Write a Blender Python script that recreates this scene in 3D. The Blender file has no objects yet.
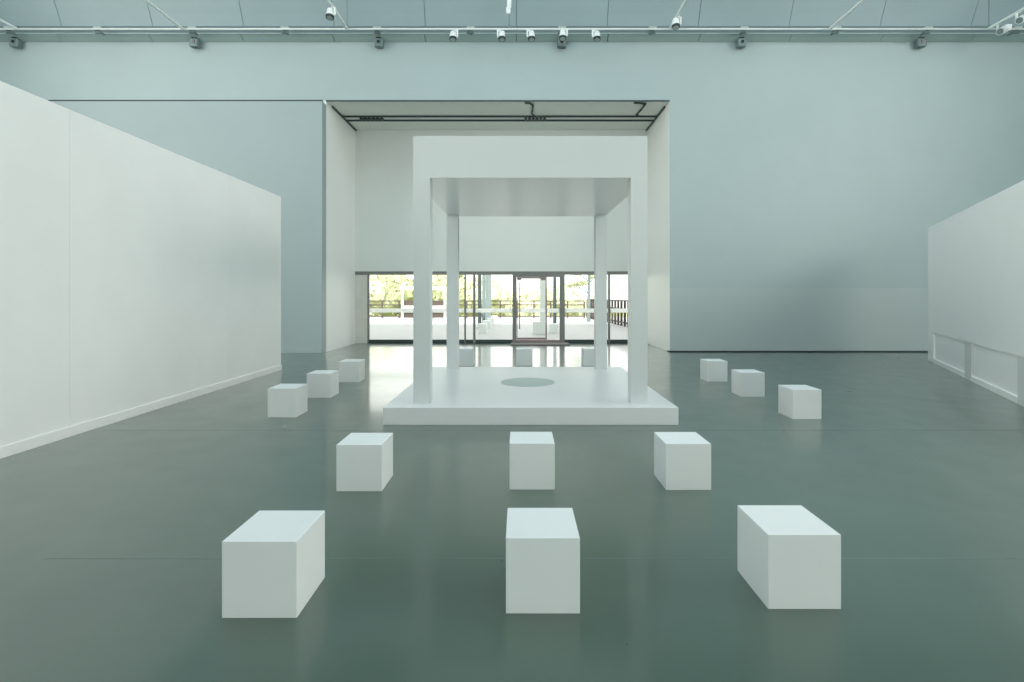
import bpy, bmesh, math, random
from mathutils import Vector, Matrix
random.seed(7)
scn = bpy.context.scene
COL = scn.collection
# ---------------------------------------------------------------- camera
F, CX, HY, H = 530.0, 519.0, 295.0, 1.72       # focal in px, vanishing point, horizon, eye height
cd = bpy.data.cameras.new('camera'); cam = bpy.data.objects.new('camera', cd); COL.objects.link(cam)
cam.location = (0, 0, H); cam.rotation_euler = (math.pi/2, 0, 0)
cd.sensor_fit = 'HORIZONTAL'; cd.sensor_width = 36; cd.lens = 36*F/1024
cd.shift_x = (512-CX)/1024; cd.shift_y = (HY-341)/1024
cd.clip_end = 500; cd.clip_start = 0.05
scn.camera = cam
# ---------------------------------------------------------------- world, sun, exposure
w = bpy.data.worlds.new('sky'); scn.world = w; w.use_nodes = True
bgn = w.node_tree.nodes['Background']
bgn.inputs[0].default_value = (1.0, 0.98, 0.94, 1); bgn.inputs[1].default_value = 2.7
sl = bpy.data.lights.new('sun', 'SUN'); sun = bpy.data.objects.new('sun', sl); COL.objects.link(sun)
sl.energy = 12; sl.angle = math.radians(1.0); sl.color = (1, .96, .88)
sun.rotation_euler = (math.radians(43), 0, math.radians(-8))     # from behind the building, high
vs = scn.view_settings
vs.view_transform = 'Standard'; vs.look = 'None'; vs.gamma = 1; vs.use_curve_mapping = False
vs.exposure = 0.0
SKYLIGHT = 2.3          # radiance of the diffusing roof lights
SKYCOL = (0.76, .94, 1.04)
REAR = 1.85; SIDEFILL = 6.0; SIDEFILLCOL = (1.0, .975, 0.90)  # radiance of the unseen panels added behind and at the sides

# ---------------------------------------------------------------- materials
def mat(name, col, rough=.5, metal=0, noise=0, nscale=3, bump=0, bscale=40, spec=.5, coat=0, dark=None):
    m = bpy.data.materials.new(name); m.use_nodes = True
    nt = m.node_tree; b = nt.nodes['Principled BSDF']
    b.inputs['Base Color'].default_value = (*col, 1); b.inputs['Roughness'].default_value = rough
    b.inputs['Metallic'].default_value = metal; b.inputs['Specular IOR Level'].default_value = spec
    b.inputs['Coat Weight'].default_value = coat
    tc = nt.nodes.new('ShaderNodeTexCoord')
    if noise:
        n = nt.nodes.new('ShaderNodeTexNoise'); n.inputs['Scale'].default_value = nscale
        n.inputs['Detail'].default_value = 5; n.inputs['Roughness'].default_value = .6
        r = nt.nodes.new('ShaderNodeValToRGB')
        d = dark or tuple(c*(1-noise) for c in col)
        r.color_ramp.elements[0].position = .3; r.color_ramp.elements[1].position = .7
        r.color_ramp.elements[0].color = (*d, 1)
        r.color_ramp.elements[1].color = (*[min(1, c*(1+noise*.5)) for c in col], 1)
        nt.links.new(tc.outputs['Object'], n.inputs['Vector'])
        nt.links.new(n.outputs['Fac'], r.inputs['Fac']); nt.links.new(r.outputs['Color'], b.inputs['Base Color'])
    if bump:
        n2 = nt.nodes.new('ShaderNodeTexNoise'); n2.inputs['Scale'].default_value = bscale
        bp = nt.nodes.new('ShaderNodeBump'); bp.inputs['Strength'].default_value = bump; bp.inputs['Distance'].default_value = .01
        nt.links.new(tc.outputs['Object'], n2.inputs['Vector'])
        nt.links.new(n2.outputs['Fac'], bp.inputs['Height']); nt.links.new(bp.outputs['Normal'], b.inputs['Normal'])
    return m
def emit(name, col, s):
    m = bpy.data.materials.new(name); m.use_nodes = True; nt = m.node_tree
    nt.nodes.remove(nt.nodes['Principled BSDF']); e = nt.nodes.new('ShaderNodeEmission')
    e.inputs[0].default_value = (*col, 1); e.inputs[1].default_value = s
    nt.links.new(e.outputs[0], nt.nodes['Material Output'].inputs[0]); return m
def glassmat():
    m = bpy.data.materials.new('clear_glass'); m.use_nodes = True; nt = m.node_tree
    nt.nodes.remove(nt.nodes['Principled BSDF'])
    t = nt.nodes.new('ShaderNodeBsdfTransparent'); t.inputs[0].default_value = (.94, .97, .96, 1)
    g = nt.nodes.new('ShaderNodeBsdfGlossy'); g.inputs['Roughness'].default_value = .02
    f = nt.nodes.new('ShaderNodeFresnel'); f.inputs[0].default_value = 1.25
    x = nt.nodes.new('ShaderNodeMixShader')
    nt.links.new(f.outputs[0], x.inputs[0]); nt.links.new(t.outputs[0], x.inputs[1]); nt.links.new(g.outputs[0], x.inputs[2])
    nt.links.new(x.outputs[0], nt.nodes['Material Output'].inputs[0]); return m
M = {}
M['white'] = mat('white_paint', (.91, .905, .88), .42, noise=.025, nscale=1.2, bump=.05, bscale=60)
M['box'] = mat('white_lacquered_board', (.82, .84, .83), .55, noise=.02, nscale=2, bump=.04, bscale=50)
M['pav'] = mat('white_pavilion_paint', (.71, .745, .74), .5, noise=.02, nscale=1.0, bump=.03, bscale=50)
M['canopy'] = mat('gloss_canopy_white_lifted', (.92, .92, .90), .35, noise=.02, nscale=1.0, bump=.12, bscale=5, coat=1)  # canopy underside, colour lightened for the light it should receive
M['canopy'].node_tree.nodes['Principled BSDF'].inputs['Coat Roughness'].default_value = .3
M['plat'] = mat('pavilion_white_lit', (.80, .82, .82), .36, noise=.02, nscale=1.0, bump=.03, bscale=50)  # lighter copy of the pavilion white, light on the top put into the colour
M['pier'] = mat('light_grey_pier', (.70, .72, .70), .5, noise=.02)  # flat grey tone for all piers but the far one
M['walllow'] = mat('grey_lower_paint', (.445, .51, .50), .5, noise=.03, nscale=.6)
M['wall'] = mat('grey_hall_paint', (.40, .485, .485), .5, noise=.035, nscale=.6, bump=.05, bscale=30)
M['wallL'] = mat('grey_panel_paint', (.355, .43, .435), .5, noise=.035, nscale=.6, bump=.05, bscale=30)
M['side'] = mat('reveal_white_lit', (.90, .91, .88), .45, noise=.02, nscale=.6)  # lighter copy of the recess paint, window light put into the colour
M['white2'] = mat('white_paint_lifted', (.94, .94, .92), .42, noise=.02, nscale=1.2)  # copy of the white paint, colour lifted to make up for missing light
M['reveal'] = mat('recess_paint', (.76, .79, .76), .5, noise=.02, nscale=.6)
M['ceil'] = mat('teal_grey_ceiling_sheet', (.31, .40, .42), .5, noise=.05, nscale=.5)
M['strip'] = mat('ledge_sheet_lifted', (.40, .51, .50), .6, noise=.04, nscale=.5)  # colour lightened to offset the shade on this downturned face
M['dark'] = mat('gap_shade', (.03, .045, .045), .7, noise=.1)  # shade of open gaps put in as a dark colour
M['soff'] = mat('recess_soffit_paint', (.86, .88, .82), .55, noise=.03, nscale=.7)
M['track'] = mat('dark_track_metal', (.05, .07, .07), .45, metal=.3, noise=.1, nscale=20)
M['pipe'] = mat('pale_painted_pipe', (.88, .91, .89), .4, noise=.05, nscale=8)
M['clamp'] = mat('clamp_grey', (.40, .46, .45), .5, noise=.05)
M['grey'] = mat('grey_metal', (.20, .26, .26), .45, metal=.3, noise=.1, nscale=15)
M['lens'] = mat('dark_lens', (.02, .03, .03), .15, noise=.1)
M['frame'] = mat('grey_window_steel', (.22, .22, .205), .4, metal=.3, noise=.1, nscale=10)
M['sill'] = mat('dark_green_steel_sill', (.035, .055, .055), .4, metal=.3, noise=.1, nscale=10)
M['warmf'] = mat('rosy_brown_door_steel', (.30, .24, .23), .4, metal=.3, noise=.08, nscale=10)
M['steelp'] = mat('brushed_panel', (.72, .70, .64), .5, noise=.08, nscale=4)
M['mat'] = mat('doormat_grey', (.20, .19, .18), .8, noise=.15, nscale=60, bump=.3, bscale=300)
M['tape'] = mat('white_board', (.85, .86, .85), .5, noise=.02)
M['stripe'] = mat('frosted_stripe', (.95, .95, .93), .5, noise=.02)
_nt = M['stripe'].node_tree; _t = _nt.nodes.new('ShaderNodeBsdfTranslucent'); _t.inputs[0].default_value = (1, 1, .98, 1)
_x = _nt.nodes.new('ShaderNodeMixShader'); _x.inputs[0].default_value = .7
_nt.links.new(_nt.nodes['Principled BSDF'].outputs[0], _x.inputs[1]); _nt.links.new(_t.outputs[0], _x.inputs[2])
_nt.links.new(_x.outputs[0], _nt.nodes['Material Output'].inputs[0])
M['glass'] = glassmat()
M['disc'] = mat('pale_grey_disc', (.58, .66, .62), .65, noise=.05, nscale=8)
M['terrace'] = mat('pale_terrace_paving', (.30, .305, .31), .6, noise=.06, nscale=1.5)
M['earth'] = mat('hill_grass', (.24, .28, .08), .9, noise=.3, nscale=.3)
M['rail'] = mat('dark_brown_rail', (.055, .035, .03), .6, noise=.1, nscale=10)
M['column'] = mat('bluegrey_column_paint', (.12, .15, .155), .5, noise=.05, nscale=3)
M['leaf'] = mat('yellow_green_leaves', (.44, .44, .30), .8, noise=.4, nscale=.8, dark=(.28, .29, .175))
M['leaf2'] = mat('olive_leaves', (.36, .37, .22), .8, noise=.4, nscale=.8, dark=(.20, .22, .11))
M['bark'] = mat('bark', (.12, .09, .07), .9, noise=.3, nscale=8)
M['sidefill'] = emit('side_fill_glow', SIDEFILLCOL, SIDEFILL)
M['rearlight'] = emit('rear_fill_glow', (.90, 1.0, .98), REAR)
M['sky'] = emit('diffused_daylight', SKYCOL, SKYLIGHT)
def floormat():
    m = bpy.data.materials.new('green_grey_epoxy'); m.use_nodes = True; nt = m.node_tree
    b = nt.nodes['Principled BSDF']; L = nt.links.new
    tc = nt.nodes.new('ShaderNodeTexCoord')
    n = nt.nodes.new('ShaderNodeTexNoise'); n.inputs['Scale'].default_value = .7; n.inputs['Detail'].default_value = 8; n.inputs['Roughness'].default_value = .62
    r = nt.nodes.new('ShaderNodeValToRGB'); r.color_ramp.elements[0].position = .3; r.color_ramp.elements[1].position = .72
    r.color_ramp.elements[0].color = (.034, .076, .054, 1); r.color_ramp.elements[1].color = (.052, .102, .074, 1)
    L(tc.outputs['Object'], n.inputs['Vector']); L(n.outputs['Fac'], r.inputs['Fac']); L(r.outputs['Color'], b.inputs['Base Color'])
    n3 = nt.nodes.new('ShaderNodeTexNoise'); n3.inputs['Scale'].default_value = 2.5; n3.inputs['Detail'].default_value = 6
    mr = nt.nodes.new('ShaderNodeMapRange'); mr.inputs['To Min'].default_value = .24; mr.inputs['To Max'].default_value = .36
    L(tc.outputs['Object'], n3.inputs['Vector']); L(n3.outputs['Fac'], mr.inputs['Value']); L(mr.outputs[0], b.inputs['Roughness'])
    n2 = nt.nodes.new('ShaderNodeTexNoise'); n2.inputs['Scale'].default_value = 1.3; n2.inputs['Detail'].default_value = 3
    bp = nt.nodes.new('ShaderNodeBump'); bp.inputs['Strength'].default_value = .06; bp.inputs['Distance'].default_value = .02
    L(tc.outputs['Object'], n2.inputs['Vector']); L(n2.outputs['Fac'], bp.inputs['Height'])
    b.inputs['Specular IOR Level'].default_value = .9
    b.inputs['Coat Weight'].default_value = .7; b.inputs['Coat Roughness'].default_value = .10; b.inputs['Coat IOR'].default_value = 1.5
    return m
M['floor'] = floormat()

# ---------------------------------------------------------------- helpers
def box(bm, x0, x1, y0, y1, z0, z1, bev=0):
    r = bmesh.ops.create_cube(bm, size=1)
    vs_ = r['verts']
    for v in vs_:
        v.co = Vector(((x0+x1)/2+v.co.x*(x1-x0), (y0+y1)/2+v.co.y*(y1-y0), (z0+z1)/2+v.co.z*(z1-z0)))
    if bev:
        es = list({e for v in vs_ for e in v.link_edges})
        bmesh.ops.bevel(bm, geom=es, offset=bev, segments=2, affect='EDGES', profile=.5)
def tube(bm, a, b, r, r2=None, seg=12):
    a = Vector(a); b = Vector(b); d = b-a
    q = d.to_track_quat('Z', 'Y').to_matrix().to_4x4()
    res = bmesh.ops.create_cone(bm, cap_ends=True, segments=seg, radius1=r, radius2=r if r2 is None else r2, depth=d.length)
    bmesh.ops.transform(bm, matrix=Matrix.Translation((a+b)/2) @ q, verts=res['verts'])
def obj(name, bm, m, parent=None, loc=None, smooth=False):
    me = bpy.data.meshes.new(name); bm.normal_update(); bm.to_mesh(me); bm.free()
    if smooth:
        for p in me.polygons: p.use_smooth = True
    me.materials.append(m)
    o = bpy.data.objects.new(name, me); COL.objects.link(o)
    if parent: o.parent = parent
    if loc: o.location = loc
    return o
def bx(name, m, *boxes, parent=None, bev=0):
    bm = bmesh.new()
    for b in boxes: box(bm, *b, bev=bev)
    return obj(name, bm, m, parent)
def tag(o, label, cat, group=None):
    o['label'] = label; o['category'] = cat
    if group: o['group'] = group
    return o
def empty(name, loc=(0, 0, 0)):
    o = bpy.data.objects.new(name, None); COL.objects.link(o); o.location = loc; return o
def struct(o, label=None):
    o['kind'] = 'structure'
    if label: o['label'] = label
    return o
def copy_tree(o, parent=None):
    c = o.copy(); COL.objects.link(c); c.parent = parent
    for ch in list(o.children): copy_tree(ch, c)
    return c
def quadmesh(name, quads, m):
    bm = bmesh.new()
    for q in quads: bm.faces.new([bm.verts.new(v) for v in q])
    bmesh.ops.remove_doubles(bm, verts=bm.verts, dist=1e-5)
    bmesh.ops.recalc_face_normals(bm, faces=bm.faces)
    return obj(name, bm, m)

# ---------------------------------------------------------------- shell
YW, YB = 16.0, 18.9            # hall wall plane, window wall plane in the recess
XR0, XR1 = -5.83, 4.56         # recess sides
ZR = 7.607                     # recess soffit
ZC = 9.36
SX = 17.5; YK = -12; ZT = 12.6
struct(bx('floor', M['floor'], (-SX, SX, YK, YB+.1, -.3, 0)), 'glossy grey green epoxy floor')
struct(bx('trim_floor_joint', mat('pale_joint_filler', (.18, .25, .22), .5, noise=.35, nscale=1.3), (-3.1, 9.5, 3.458, 3.464, -.01, .001)), 'thin pale joint line across the floor')
struct(bx('trim_floor_joint_far', mat('dull_joint_filler', (.115, .16, .14), .4, noise=.2, nscale=2), (-5.3, 9.5, 6.73, 6.736, -.01, .001)), 'faint joint line across the floor')
# hall wall, around the recess (upper part, right part, and the backing behind the left panel)
struct(bx('wall_back', M['wall'],
          (-SX, SX, YW, YW+.02, ZR, ZC+1.2),
          (XR1, SX, YW, YW+.02, 1.93, ZR)), 'grey painted hall wall')
struct(bx('wall_back_lower', M['walllow'], (XR1, SX, YW, YW+.02, .035, 1.929)), 'lower band of the hall wall')
struct(bx('gap_shade_right', M['dark'], (XR1, SX, YW+.012, YW+.3, 0, .034)), 'dark shadow gap under hall wall')  # dark strip painted for the shade in the gap
struct(bx('wall_left_panel', M['wallL'], (-SX, XR0, YW-.3, YW+.02, 0, 7.462)), 'grey wall panel left of the recess')
struct(bx('baseboard_left', M['wallL'], (-SX, XR0-.02, YW-.325, YW-.3, 0, .14), bev=.004), 'low skirting of left wall panel')
struct(bx('gap_shade_left', M['dark'], (-SX, XR0-.1, YW-.02, YW+.1, 7.462, 7.603)), 'dark strip for the shade in the gap above left wall panel')  # strip fills the gap, its shade is in the colour
# recess
struct(bx('wall_recess_left', M['side'], (XR0-.4, XR0, YW+.02, YB+.35, 0, ZR)), 'pale reveal left of the recess')
struct(bx('wall_recess_right', M['side'], (XR1, XR1+.4, YW+.021, YB+.35, 0, ZR)), 'pale reveal right of the recess')
struct(bx('ceiling_recess', M['soff'], (XR0-.4, XR1+.4, YW+.021, YB+.35, ZR, ZR+.4)), 'recess soffit')
ZH = 2.56
struct(bx('wall_recess_back', M['reveal'], (XR0, XR1, YB, YB+.35, ZH, ZR)), 'pale wall above the windows')
struct(bx('trim_2', M['track'], (XR0, XR1, YW+.001, YW+.05, ZR-.03, ZR-.001)), 'dark edge of the recess soffit')
struct(bx('trim_3', M['track'], (XR0+.001, XR0+.045, YW+.5, YB-.01, ZR-.05, ZR-.001)), 'dark line along left soffit edge')
struct(bx('trim_4', M['track'], (XR1-.045, XR1-.001, YW+.5, YB-.01, ZR-.05, ZR-.001)), 'dark line along right soffit edge')
# roof structure, side walls, rear wall
struct(bx('wall_left', M['wall'], (-SX-.3, -SX, YK, YW+.35, 0, ZT)))
struct(bx('wall_right', M['wall'], (SX, SX+.3, YK, YW+.35, 0, ZT)))
struct(bx('wall_rear', M['wall'], (-SX, SX, YK-.3, YK, 0, ZT)))
struct(bx('roof', M['ceil'], (-SX-.3, SX+.3, YK-.3, YB+.6, ZT, ZT+.3)))
# sloping ceiling sheets above the hall wall
prof = [(YW-.02, 9.76), (15.83, 10.12), (15.66, 10.47), (15.35, 10.95), (14.8, 11.55), (14.0, 12.1), (13.0, 12.45), (12.2, 12.59)]
bm = bmesh.new()
pw = 2.735; g = .017
for k in range(-7, 8):
    x0 = max(-SX, -.08+k*pw+g/2); x1 = min(SX, -.08+(k+1)*pw-g/2)
    if x1 <= x0: continue
    for (ya, za), (yb, zb) in zip(prof, prof[1:]):
        q = [(x0, ya, za), (x1, ya, za), (x1, yb, zb), (x0, yb, zb)]
        bm.faces.new([bm.verts.new(v) for v in q])
bmesh.ops.remove_doubles(bm, verts=bm.verts, dist=1e-5)
o = struct(obj('ceiling', bm, M['ceil']), 'sloping teal grey ceiling sheets')
s = o.modifiers.new('thick', 'SOLIDIFY'); s.thickness = .02; s.offset = 0
bm = bmesh.new()
for (ya, za), (yb, zb) in zip(prof, prof[1:]):
    q = [(-SX, ya+.06, za+.03), (SX, ya+.06, za+.03), (SX, yb+.06, zb+.03), (-SX, yb+.06, zb+.03)]
    bm.faces.new([bm.verts.new(v) for v in q])
bmesh.ops.remove_doubles(bm, verts=bm.verts, dist=1e-5)
o = struct(obj('ceiling_backing', bm, mat('joint_grey', (.16, .22, .22), .6, noise=.1)))
s = o.modifiers.new('thick', 'SOLIDIFY'); s.thickness = .02; s.offset = 1
# ledge strip leaning out below the sheets
bm = bmesh.new()
for k in range(-7, 8):
    x0 = max(-SX, -.08+k*pw+.01); x1 = min(SX, -.08+(k+1)*pw-.01)
    if x1 <= x0: continue
    bm.faces.new([bm.verts.new(v) for v in [(x0, YW-.012, ZC), (x1, YW-.012, ZC), (x1, 15.72, 9.475), (x0, 15.72, 9.475)]])
o = struct(obj('trim_5', bm, M['strip']), 'narrow ledge under the ceiling sheets')
s = o.modifiers.new('thick', 'SOLIDIFY'); s.thickness = .012; s.offset = 0
o = struct(quadmesh('trim_9', [[(-SX, 15.723, 9.477), (SX, 15.723, 9.477), (SX, 15.94, 9.80), (-SX, 15.94, 9.80)]], mat('shelf_sheet_dimmed', (.15, .205, .21), .8, noise=.05)))  # colour darkened to cancel the light on this upturned face
s = o.modifiers.new('thick', 'SOLIDIFY'); s.thickness = .01; s.offset = 0
struct(bx('trim_6', mat('lip_sheet', (.50, .58, .57), .5, noise=.05), (-SX, SX, 15.70, 15.72, 9.465, 9.485)), 'light lip of the ledge')
# diffusing roof lights (out of frame overhead)
def skylight(n, x0, x1, y0, y1):
    o = bx('window_skylight_%d' % n, M['sky'], (x0, x1, y0, y1, ZT-.06, ZT-.02)); struct(o)
    f = bx('frame', M['pipe'], (x0-.15, x0, y0-.15, y1+.15, ZT-.15, ZT-.001), (x1, x1+.15, y0-.15, y1+.15, ZT-.15, ZT-.001),
           (x0, x1, y0-.15, y0, ZT-.15, ZT-.001), (x0, x1, y1, y1+.15, ZT-.15, ZT-.001), parent=o)
skylight(1, -15, -7, 4, 12.1)
skylight(2, -4, 4, 4, 12.1)
skylight(3, 7, 15, 4, 12.1)
# added glowing band, unseen behind the camera, brightens faces turned toward it
o = struct(bx('fill_panel_rear', M['rearlight'], (-14, 14, YK+.02, YK+.04, .8, 8)))
bx('frame', M['pipe'], (-14.12, -14, YK+.001, YK+.1, .7, 8.1), (14, 14.12, YK+.001, YK+.1, .7, 8.1), (-14, 14, YK+.001, YK+.1, .7, .8), (-14, 14, YK+.001, YK+.1, 8, 8.1), parent=o)  # rim around the added rear panel
# added glowing bands, unseen on both side walls, brighten faces turned sideways
for sx, ye in ((-1, 10.5), (1, 8.5)):
    xa, xb = sorted((sx*(SX-.04), sx*(SX-.02)))
    o = struct(bx('fill_panel_side', M['sidefill'], (xa, xb, -9, ye, 5.6, 11.8)))
    xa, xb = sorted((sx*(SX-.10), sx*(SX-.001)))
    bx('frame', M['pipe'], (xa, xb, -9.12, -9, 5.5, 11.9), (xa, xb, ye, ye+.12, 5.5, 11.9), (xa, xb, -9, ye, 5.5, 5.6), (xa, xb, -9, ye, 11.8, 11.9), parent=o)  # rim around the added side panel

# ---------------------------------------------------------------- window wall
def Xof(px, Y=YB): return (px-CX)*Y/F
def Zof(py, Y=YB): return H+(HY-py)*Y/F
o = struct(bx('trim_7', M['frame'], (XR0, XR1, YB-.05, YB+.10, 2.44, ZH)), 'grey steel window head')
struct(bx('trim_8', M['steelp'], (XR0, Xof(367.5), YB-.03, YB+.15, 0, 2.44), bev=.004), 'plain metal panel left of the windows')
def window(name, a, b, label, sill=M['sill'], left=.06, right=.06, y=YB, sash=None):
    e = struct(empty(name, ((a+b)/2, y, 0)), label)
    cx = (a+b)/2
    a -= cx; b -= cx
    fr = bx('frame', M['frame'], (a, a+left, -.02, .07, 0, 2.439), (b-right, b, -.02, .07, 0, 2.439), parent=e)
    bx('bottom_rail', sill, (a+left, b-right, -.03, .09, 0, .13), parent=e)
    bx('pane', M['glass'], (a+left, b-right, .02, .03, .13, 2.439), parent=e)
    bx('stripe', M['stripe'], (a+left, b-right, .012, .018, Zof(312.6), Zof(308.4)), parent=e)
    return e
window('window_1', Xof(367.5), Xof(465.6), 'wide glass pane nearest the metal panel', left=.06, right=.045)
window('window_2', Xof(465.6)+.002, Xof(512.8), 'glass pane left of the door', left=.01, right=.01)
window('window_3', Xof(564.2), Xof(609.5), 'glass pane right of the door', left=.02, right=.05)
window('window_4', Xof(609.5)+.002, XR1-.002, 'glass pane at right end of recess', left=.02, right=.05)
struct(bx('window_frame_post', M['frame'], (Xof(473.2), Xof(475.6), YB-.06, YB-.025, 0.0, 2.44)), 'dark mullion between left panes')
# door
d0, d1 = Xof(512.8)+.002, Xof(564.2)-.002
dr = struct(empty('door_1', ((d0+d1)/2, YB, 0)), 'glass door with steel frame')
hw = (d1-d0)/2
bx('door_frame', M['frame'], (-hw, -hw+.13, -.05, .09, .12, 2.439), (hw-.16, hw, -.05, .09, .12, 2.439), (-hw+.13, hw-.16, -.05, .09, 2.36, 2.439), parent=dr)
bx('sill', M['warmf'], (-hw+.001, hw-.001, -.04, .12, .03, .12), parent=dr)
lf = bx('door_leaf', M['warmf'], (-hw+.14, .30, .0, .05, .13, .20), (-hw+.14, .30, .0, .05, 2.30, 2.355), (.25, .30, .0, .05, .20, 2.30), (-hw+.14, -hw+.165, .0, .05, .20, 2.30), parent=dr)
bx('pane', M['glass'], (-hw+.165, .25, .02, .03, .20, 2.30), parent=lf)
bx('stripe', M['stripe'], (-hw+.165, .25, .012, .018, Zof(312.6), Zof(308.4)), parent=lf)
bm = bmesh.new(); hx = Xof(519.7)-(d0+d1)/2
tube(bm, (hx, -.06, Zof(329)), (hx, -.06, Zof(282)), .018); tube(bm, (hx, -.06, .8), (hx, 0.02, .8), .01); tube(bm, (hx, -.06, 1.9), (hx, .02, 1.9), .01)
obj('handle', bm, M['warmf'], lf, smooth=True)
bx('hinge', M['warmf'], (-hw+.17, -hw+.3, -.01, .04, 2.25, 2.299), parent=lf)
bx('hinge', M['warmf'], (.1, .24, -.01, .04, 2.25, 2.299), parent=lf)
bx('side_pane', M['glass'], (.302, hw-.161, .02, .03, .12, 2.36), parent=dr)
bx('side_stripe', M['stripe'], (.302, hw-.161, .012, .018, Zof(312.6), Zof(308.4)), parent=dr)
tag(bx('doormat', M['mat'], (d0-.06, d1+.12, 18.0, YB-.06, 0, .045), bev=.006), 'flat grey doormat on the floor in front of the glass door', 'doormat')

# recess soffit fittings: two tracks with slotted vents and bent feeds
def track(y, label):
    bm = bmesh.new(); box(bm, XR0+.05, XR1-.05, y-.025, y+.025, ZR-.05, ZR-.001)
    tag(obj('ceiling_track', bm, M['track']), label, 'track')
yt1 = 5.84*F/(HY-117.2); yt2 = 5.84*F/(HY-121.2)
track(yt1, 'thin dark track on recess soffit, the one nearer the hall')
track(yt2, 'thin dark track on recess soffit, the one nearer the windows')
def cluster(px0, px1, label):
    ym = (yt1+yt2)/2; x0 = Xof(px0, ym); x1 = Xof(px1, ym)
    e = empty('track_junction', ((x0+x1)/2, ym, ZR-.001))
    n = 6; w_ = (x1-x0)/n
    for k in range(n):
        xa = -(x1-x0)/2+k*w_
        bm = bmesh.new(); box(bm, xa+.02, xa+w_-.02, -.09, .09, -.07, 0, bev=.006); obj('connector', bm, M['track'], e)
    tag(e, label, 'connector')
cluster(359.5, 384, 'row of small dark connectors between the tracks above the left column')
cluster(524, 546.5, 'row of small dark connectors between the tracks at soffit centre')
def feed(pts, label):
    bm = bmesh.new()
    P = [Vector((Xof(px, 5.85*F/(HY-py)), 5.85*F/(HY-py), ZR-.03)) for px, py in pts]
    for a, b in zip(P, P[1:]): tube(bm, a, b, .028, seg=8)
    for p in P[1:-1]:
        r = bmesh.ops.create_uvsphere(bm, u_segments=8, v_segments=6, radius=.028); bmesh.ops.translate(bm, verts=r['verts'], vec=p)
    tag(obj('cable_conduit', bm, M['track'], smooth=True), label, 'conduit')
feed([(525, 103.3), (530, 103.6), (532.8, 105.5), (532.6, 110), (531.8, 114), (534.5, 116)], 'bent dark conduit joining the track at soffit centre')
feed([(634, 103.3), (640, 103.6), (645.5, 104), (642, 109), (638, 113.5), (636.3, 115), (639, 116.2)], 'bent dark conduit near the right end of the soffit')

# ---------------------------------------------------------------- free-standing display walls
e = empty('partition_wall', (-5.46, 4, 0))
tag(e, 'long white freestanding partition wall standing along the left side of the hall', 'partition')
y0, y1 = -10-4, 12.16-4
bm = bmesh.new()
js = [y0, -9.0, -5.0, -1.2, 2.44, 5.94, y1]
for a, b in zip(js, js[1:]): box(bm, -.5, 0, a+.0012, b-.0012, .0, 3.975, bev=.0012)
obj('wall_board', bm, M['white'], e)
bx('skirting', M['white'], (0, .018, y0, y1, 0, .12), parent=e, bev=.003)

# slanted right-hand wall with recessed bays
A = Vector((10.8, 14.0, 0)); B = Vector((7.76, 8.14, 0)); dirv = (B-A).normalized()
e = empty('partition_wall', A); e.rotation_euler = (0, 0, math.atan2(dirv.y, dirv.x))
tag(e, 'white freestanding partition wall with recessed bays along its foot, at the right', 'partition')
# local +X runs toward the camera; the face seen is at local -Y side or +Y side
nrm = Vector((-dirv.y, dirv.x, 0))          # local +Y
sgn = 1 if nrm.dot(Vector((-1, 0, 0))) > 0 else -1
Ln = 9.4; th = .45
def lb(bm, xa, xb, d0_, d1_, za, zb, bev=0):    # depth measured back from face
    ya, yb = sorted((-sgn*d0_, -sgn*d1_)); box(bm, xa, xb, ya, yb, za, zb, bev=bev)
bm = bmesh.new(); lb(bm, 0, Ln, 0, th, .76, 3.488, .003); obj('upper_board', bm, M['white2'], e)
bm = bmesh.new(); lb(bm, .0, Ln, .04, th, .0, .759); obj('bay_back', bm, M['white2'], e)
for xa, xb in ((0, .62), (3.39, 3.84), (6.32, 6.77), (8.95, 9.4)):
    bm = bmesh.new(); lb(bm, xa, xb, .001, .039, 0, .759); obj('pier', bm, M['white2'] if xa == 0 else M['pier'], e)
bm = bmesh.new()
lb(bm, .62, 3.39, .0, .039, 0, .10); lb(bm, 3.84, 6.32, .0, .039, 0, .10); lb(bm, 6.77, 8.95, .0, .039, 0, .10)
obj('plinth', bm, M['white2'], e)

# ---------------------------------------------------------------- pavilion
PX = .156
pv = empty('pavilion', (PX, 9.0, 0))
tag(pv, 'open white square pavilion of four columns and flat roof on a low white platform', 'pavilion')
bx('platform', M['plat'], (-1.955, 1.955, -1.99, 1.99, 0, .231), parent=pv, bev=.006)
hx = 1.60; yf = 7.24-9; yb = 10.80-9; c = .225
for sx in (-1, 1):
    for ya in (yf, yb-c):
        xa, xb = sorted((sx*hx, sx*(hx-c)))
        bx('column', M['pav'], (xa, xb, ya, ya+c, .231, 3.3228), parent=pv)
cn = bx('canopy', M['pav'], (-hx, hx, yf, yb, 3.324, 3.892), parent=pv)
bx('soffit', M['canopy'], (-hx, hx, yf, yb, 3.3229, 3.3239), parent=cn)
bm = bmesh.new(); tube(bm, (-.006, .06, .2315), (-.006, .06, .236), .46, seg=64)
o = obj('floor_disc', bm, M['disc'], pv); o['label'] = 'pale grey round disc set in the platform'

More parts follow.
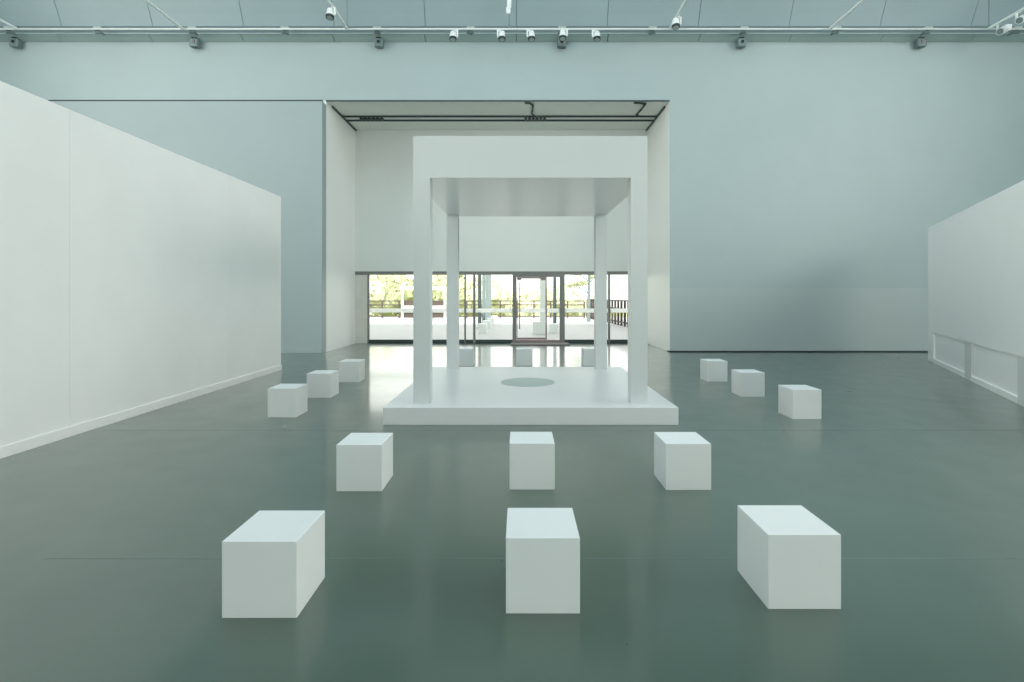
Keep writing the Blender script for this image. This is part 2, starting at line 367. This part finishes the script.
# ---------------------------------------------------------------- white cubes
S = .4
bm = bmesh.new(); box(bm, -S/2, S/2, -S/2, S/2+.01, 0, .408, bev=.003)
cube0 = obj('cube_stool', bm, M['box'])
cubes = [
 (-1.582, 2.82, 'white cube seat in the nearest row, in the left corner of the foreground', 'cube seats in the two rows before the pavilion'),
 (-.071, 2.86, 'white cube seat in the nearest row, between the two other foreground cubes', 'cube seats in the two rows before the pavilion'),
 (1.363, 2.90, 'white cube seat in the nearest row, the one at right', 'cube seats in the two rows before the pavilion'),
 (-1.60, 4.64, 'white cube seat in the second row, below the left end of the platform', 'cube seats in the two rows before the pavilion'),
 (-.084, 4.68, 'white cube seat in the second row, before the middle of the platform', 'cube seats in the two rows before the pavilion'),
 (1.294, 4.67, 'white cube seat in the second row, below the right end of the platform', 'cube seats in the two rows before the pavilion'),
 (-3.53, 7.44, 'white cube seat left of the pavilion, nearest of its file of three', 'cube seats filed left of the pavilion'),
 (-3.547, 8.85, 'white cube seat left of the pavilion, middle of its file of three', 'cube seats filed left of the pavilion'),
 (-3.553, 10.45, 'white cube seat left of the pavilion, farthest of its file of three', 'cube seats filed left of the pavilion'),
 (3.79, 7.34, 'white cube seat right of the pavilion, nearest of its file of three', 'cube seats filed right of the pavilion'),
 (3.75, 8.95, 'white cube seat right of the pavilion, middle of its file of three', 'cube seats filed right of the pavilion'),
 (3.73, 10.5, 'white cube seat right of the pavilion, farthest of its file of three', 'cube seats filed right of the pavilion'),
 (-1.515, 12.85, 'white cube seat seen behind the platform beside the rear left column', 'cube seats behind the pavilion'),
 (-.07, 12.85, 'white cube seat seen behind the platform below the glass door', 'cube seats behind the pavilion'),
 (1.56, 12.85, 'white cube seat seen behind the platform beside the rear right column', 'cube seats behind the pavilion'),
 (-1.86, 24.0, 'white cube outdoors on the terrace left of the door, nearest of its file', 'cubes out on the terrace'),
 (-1.85, 27.0, 'white cube outdoors on the terrace left of the door, second of its file', 'cubes out on the terrace'),
 (-1.80, 30.0, 'white cube outdoors on the terrace left of the door, third of its file', 'cubes out on the terrace'),
 (-1.75, 33.0, 'white cube outdoors on the terrace left of the door, last of its file', 'cubes out on the terrace'),
 (1.36, 24.0, 'white cube outdoors on the terrace seen through the right part of the door', 'cubes out on the terrace'),
]
for i, (x, y, lab, grp) in enumerate(cubes):
    o = cube0 if i == 0 else cube0.copy()
    if i: COL.objects.link(o)
    z = 0 if y < 20 else -.0
    o.location = (x+S/2, y+S/2, z); tag(o, lab, 'cube seat', grp)

# ---------------------------------------------------------------- service pipe, tracks and lamps under the ceiling
YP = 15.3; ZP = H+(HY-29)*YP/F
e = empty('service_pipe', (0, YP, ZP))
tag(e, 'long pale horizontal pipe running under the ceiling sheets', 'pipe')
bm = bmesh.new(); tube(bm, (-SX+.01, 0, 0), (SX-.01, 0, 0), .025); obj('pipe', bm, M['pipe'], e, smooth=True)
for px in (5, 95, 190, 283, 376, 470, 562, 653, 745, 838, 930, 1020):
    x = Xof(px, YP)
    b = bx('bracket', M['grey'], (x-.10, x+.10, .075, .17, -.06, -.015), (x-.03, x+.03, .035, .35, -.015, .02), parent=e)
    bx('clamp', M['clamp'], (x-.10, x+.12, .04, .14, .025, .11), parent=b, bev=.008)
rails = [(17, 'leftmost of the pale tracks running out from the service pipe'),
         (183, 'pale track running out from the service pipe, second from the left'),
         (347, 'pale track running out from the service pipe with a spotlight, left of centre'),
         (670, 'pale track running out from the service pipe with a spotlight, right of centre'),
         (829.6, 'pale track running out from the service pipe, second from the right'),
         (988, 'rightmost of the pale tracks running out from the service pipe')]
railx = {}
for px, lab in rails:
    x = Xof(px, YP); railx[px] = x
    thin = .034
    tag(bx('lighting_track', M['pipe'], (x-thin, x+thin, -1, YP-.033, ZP-.025, ZP+.025)), lab, 'track', 'ceiling tracks')
fx = Xof(508.8, YP); tag(bx('feed_box', M['pipe'], (fx-.075, fx+.05, YP-.07, YP-.015, ZP+.42, ZP+.60), (fx-.05, fx+.075, YP-.07, YP-.015, ZP+.60, ZP+.82), bev=.01), 'small pale feed box on the hanger rod above the middle of the pipe', 'box')
for px, lab in ((347, 'thin dark hanger rod above the pipe, left of centre'), (989, 'thin dark hanger rod above the pipe, far right'), (509.3, 'thin dark hanger rod at the middle of the pipe')):
    x = Xof(px, YP); bm = bmesh.new(); tube(bm, (x, YP, ZP+.034), (x, YP, 11.02), .014, seg=8)
    bm2 = bm; tube(bm2, (x, YP, ZP+.034), (x, YP, ZP+.12), .03, seg=8)
    tag(obj('hanger_rod', bm2, M['grey']), lab, 'rod')
# spotlight on the pipe
def spotlight(mbody):
    e = empty('spotlight')
    bm = bmesh.new(); box(bm, .112, .16, -.03, .03, -.22, 0, bev=.006); box(bm, .05, .16, -.04, .04, -.03, 0, bev=.006); obj('arm', bm, M['pipe'], e)
    bm = bmesh.new(); tube(bm, (0, .02, -.10), (0, -.01, -.25), .09, .112, seg=24)
    r = bmesh.ops.create_uvsphere(bm, u_segments=24, v_segments=12, radius=.095); bmesh.ops.translate(bm, verts=r['verts'], vec=(0, .02, -.10))
    h = obj('housing', bm, mbody, e, smooth=False)
    bm = bmesh.new(); tube(bm, (0, -.01, -.25), (0, -.022, -.31), .115, .108, seg=24); obj('baffle', bm, M['lens'], h)
    bm = bmesh.new(); tube(bm, (0, -.0222, -.311), (0, -.0235, -.317), .085, seg=24); obj('lens', bm, M['clamp'], h)
    return e
sp = spotlight(M['pipe']); first = True
spots = [(453, YP, 0, 'white spotlight under the pipe, leftmost of the five in a row'),
         (502, YP, 0, 'white spotlight under the pipe, just left of the middle track'),
         (531.6, YP, 0, 'white spotlight under the pipe, just right of the middle track'),
         (562.5, YP, 0, 'white spotlight under the pipe in front of a wall lamp'),
         (597, YP, 0, 'white spotlight under the pipe, rightmost of the five in a row')]
for i, (px, y, _, lab) in enumerate(spots):
    o = sp if i == 0 else copy_tree(sp)
    o.location = (Xof(px, y), y-(.05 if px == 562.5 else 0), ZP-.034); o.scale = (.92, .92, .92)
    if px in (502, 531.6, 597): o.scale.x = -.92
    tag(o, lab, 'spotlight', 'spotlights on the service pipe')
for key, y, lab in ((347, 14.35, 'white spotlight hanging on the track left of centre'), (670, 14.9, 'white spotlight hanging on the track right of centre')):
    o = copy_tree(sp)
    x = railx[key]
    o.scale = (.95, .95, .95)
    o.location = (x-.06, y, ZP-.026+.0); tag(o, lab, 'spotlight')
    if key == 347: o.location = (x-.06, 14.1, ZP-.026)
    if key == 670: o.location = (x-.04, 14.6, ZP-.026)
# pale lamp bodies at far right
for (x, y, lab) in ((railx[988]+.12, 15.0, 'pale tilted projector lamp under the pipe at far right'), (railx[988]+.1, 14.4, 'pale lamp on the rightmost track at the picture edge')):
    e = empty('projector_lamp', (x, y, ZP-.03))
    bx('arm', M['pipe'], (-.14, -.10, -.02, .02, -.14, .0), (-.14, .02, -.02, .02, -.16, -.13), parent=e)
    bm = bmesh.new(); tube(bm, (.17, .05, -.1), (-.10, -.06, -.22), .085, .10, seg=20); box(bm, .08, .26, -.05, .12, -.16, -.0, bev=.015)
    h = obj('housing', bm, M['tape'], e)
    bm = bmesh.new(); tube(bm, (-.10, -.06, -.22), (-.108, -.063, -.2236), .08, seg=20); obj('lens', bm, M['grey'], h)
    tag(e, lab, 'lamp')
# wall lamps below the ledge
def walllamp():
    e = empty('wall_lamp')
    bx('bracket', M['lens'], (-.17, .17, -.10, -.001, .06, .10), (-.07, .07, -.20, -.10, .055, .09), parent=e, bev=.006)
    bm = bmesh.new(); box(bm, -.14, .14, -.22, -.03, -.20, .055, bev=.045)
    h = obj('housing', bm, M['grey'], e)
    bm = bmesh.new(); tube(bm, (0, -.22, -.06), (0, -.24, -.065), .05, .045, seg=20); obj('lens', bm, M['lens'], h)
    return e
wl = walllamp()
wlabs = ['at the far left end of the wall top', 'above the left wall panel', 'above the left side of the recess', 'behind a spotlight above the pavilion', 'right of the recess', 'at the far right of the wall top']
for i, (px, lab) in enumerate(zip((12, 192.5, 378, 562, 743, 923.6), wlabs)):
    o = wl if i == 0 else copy_tree(wl)
    o.location = (Xof(px, 15.75), YW, ZC-.03)
    o.rotation_euler = (0, 0, 0)
    tag(o, 'small dark grey boxed wall lamp ' + lab, 'wall lamp', 'wall lamps under the ledge')

# ---------------------------------------------------------------- outside
struct(bx('terrace', M['terrace'], (-30, 30, YB+.1, 42.5, -.3, 0)), 'pale paved terrace beyond the glass')
struct(bx('ground', M['earth'], (-120, 120, 42.5, 160, -3.2, -3.0)), 'grassy ground below the terrace')
struct(bx('wall_outside', M['wall'], (-30, XR0-.4, YB-.2, YB+.35, 0, ZT), (XR1+.4, 30, YB-.2, YB+.35, 0, ZT), (XR0-.4, XR1+.4, YB+.05, YB+.35, ZR+.41, ZT)))
# railing across the far edge
def railing(P0, P1, n, label, slats=False, zt=1.31):
    P0 = Vector(P0); P1 = Vector(P1); d = P1-P0; L_ = d.length
    e = empty('terrace_railing', P0); e.rotation_euler = (0, 0, math.atan2(d.y, d.x))
    tag(e, label, 'railing')
    bm = bmesh.new()
    box(bm, 0, L_, -.05, .05, zt-.08, zt); 
    for z in ((.12, .62, .98) if not slats else (.2, .95)): box(bm, 0, L_, -.025, .025, z-.04, z+.04)
    obj('rail', bm, M['rail'], e)
    for k in range(n+1):
        x = k*L_/n; bx('post', M['rail'], (x-.055, x+.055, -.06, .06, 0, zt-.08), parent=e)
    return e
railing((-14, 39.6, 0), (4.9, 39.8, 0), 15, 'dark brown railing along the far edge of the terrace')
railing((5.1, 39.6, 0), (6.1, 24, 0), 22, 'dark railing with close posts running toward the building at right', True, 1.45)
# white frame structure with planter
Yq = 36
def q(px, py): return ((px-CX)*Yq/F, H+(HY-py)*Yq/F)
x0, z1 = q(401.5, 286.5); x1, _ = q(446, 0)
e = empty('garden_frame', ((x0+x1)/2, Yq, 0)); hw = (x1-x0)/2
tag(e, 'white open garden frame around a bench on the terrace', 'garden frame')
bx('beam', M['tape'], (-hw, hw, -.15, .15, z1-.2, z1), parent=e)
bx('upright', M['tape'], (-hw, -hw+.13, -.08, .08, 0, z1-.2), parent=e)
bx('upright', M['tape'], (hw-.13, hw, -.08, .08, 0, z1-.2), parent=e)
bx('seat', M['tape'], (-hw+.13, hw-.13, -.1, .25, .55, .98), parent=e)
bx('backrest', M['rail'], (-hw+.13, hw-.13, .1, .2, .98, 1.33), parent=e)
bx('leg', M['rail'], (-hw+.13, hw-.13, 0, .14, .18, .5), parent=e)
# colonnade posts
for px, Y, lab in ((479.7, 27.5, 'nearest of the blue-grey posts outside left of the door'), (483.8, 31.0, 'second of the blue-grey posts outside left of the door'),
                   (487.0, 34.5, 'third of the blue-grey posts outside left of the door'), (489.8, 38, 'farthest of the blue-grey posts outside left of the door'),
                   (554.8, 29, 'blue-grey post outside seen through the right part of the door')):
    x = Xof(px, Y); wd = .09
    e = empty('canopy_post', (x, Y, 0)); tag(e, lab, 'post', 'posts out on the terrace')
    bx('shaft', M['column'], (-wd, wd, -wd, wd, .03, 4.2), parent=e, bev=.01); bx('base_plate', M['column'], (-.17, .17, -.17, .17, 0, .03), parent=e)
# white pillar with low plinth
e = empty('white_pillar', (Xof(542.7, 23.5), 23.5, 0)); tag(e, 'white pillar on a low plinth outdoors behind the glass door', 'pillar')
bx('shaft', M['tape'], (-.13, .13, -.13, .13, .55, 3.8), parent=e, bev=.01); bx('plinth', M['tape'], (-.45, .17, -.2, .2, 0, .55), parent=e, bev=.01)
# trees
def crown_mesh(R, n, leaf):
    bm = bmesh.new()
    lobes = [(Vector((random.uniform(-.55, .55), random.uniform(-.45, .45), random.uniform(-.4, .55)))*R, R*random.uniform(.4, .62)) for _ in range(9)]
    lobes.append((Vector((0, 0, 0)), R*.65))
    for c_, r_ in lobes:
        r = bmesh.ops.create_icosphere(bm, subdivisions=2, radius=r_*.85)
        for v in r['verts']: v.co = c_+v.co*random.uniform(.86, 1.1)
    for _ in range(n):
        c_, r_ = random.choice(lobes)
        d = Vector((random.gauss(0, 1), random.gauss(0, 1), random.gauss(0, 1))).normalized()
        p = c_+d*r_*random.uniform(.82, 1.15)
        u = Vector((random.gauss(0, 1), random.gauss(0, 1), random.gauss(0, 1))).normalized(); v = u.cross(d).normalized()*leaf*.6; u = u*leaf
        bm.faces.new([bm.verts.new(p-u), bm.verts.new(p+v), bm.verts.new(p+u), bm.verts.new(p-v)])
    return bm
trees = [ # px, Y, crown centre z, R, mat, label
 (362, 50, .6, 3.0, 'leaf', 'yellow-green tree beyond the railing, seen in the leftmost pane'),
 (400, 57, 1.4, 3.0, 'leaf2', 'olive-green bushy tree beyond the railing, behind the garden frame'),
 (382, 76, 4.0, 5.2, 'leaf', 'tall yellow-green tree rising behind the other trees at far left'),
 (440, 51, .9, 3.0, 'leaf2', 'olive-green tree seen between the two left columns'),
 (437, 92, 5.0, 5.2, 'leaf', 'tall yellow-green tree rising behind the two left columns'),
 (474, 60, 1.2, 3.1, 'leaf', 'pale green tree behind the left mullions'),
 (497, 82, .8, 3.2, 'leaf', 'low yellow-green tree left of the glass door'),
 (525, 66, -.1, 2.9, 'leaf', 'low pale green tree seen through the glass door'),
 (551, 79, .2, 3.0, 'leaf', 'low green tree at the right edge of the door'),
 (575, 54, .2, 2.4, 'leaf', 'low yellow-green bushy tree right of the glass door'),
]
for px, Y, cz, R, mm, lab in trees:
    e = empty('tree', (Xof(px, Y), Y, -3)); tag(e, lab, 'tree', 'trees beyond the terrace')
    cz += 3
    o = obj('crown', crown_mesh(R, 1500, R*.055), M[mm], e); o.location = (0, 0, cz)
    bm = bmesh.new(); tube(bm, (0, 0, 0), (.1, 0, cz), .22, .12, seg=10)
    for k in range(3):
        a = k*2.1; tube(bm, (.06, 0, cz*.55), (math.cos(a)*R*.5, math.sin(a)*R*.5, cz), .1, .04, seg=8)
    obj('trunk', bm, M['bark'], e)
# slim tree with bare trunk on the terrace
e = empty('slim_tree', (Xof(588.5, 34), 34, 0)); tag(e, 'slim tree with loose dark foliage standing on the terrace right of the door', 'tree')
bm = bmesh.new(); tube(bm, (0, 0, 0), (.05, 0, 4.2), .12, .07, seg=10)
for a in ((-.9, .1, 2.35), (-.7, -.2, 3.1), (.4, .2, 2.9), (-.5, .3, 3.6)): tube(bm, (0, 0, a[2]-.5), a, .05, .02, seg=8)
obj('trunk', bm, M['column'], e)
bm = bmesh.new()
for cx_, cz_, r_ in ((-1.0, 2.35, .32), (-.65, 2.45, .3), (-.35, 2.5, .25), (-.8, 3.1, .3), (.35, 2.9, .3), (-.45, 3.6, .35)):
    for _ in range(90):
        d = Vector((random.gauss(0, 1)*1.3, random.gauss(0, 1), random.gauss(0, .5)))*r_*.5
        p = Vector((cx_, 0, cz_))+d
        u = Vector((random.gauss(0, 1), random.gauss(0, 1), random.gauss(0, 1))).normalized()*.09; v = u.cross(Vector((0, 1, .3))).normalized()*.05
        bm.faces.new([bm.verts.new(p-u), bm.verts.new(p+v), bm.verts.new(p+u), bm.verts.new(p-v)])
obj('foliage', bm, M['leaf2'], e)
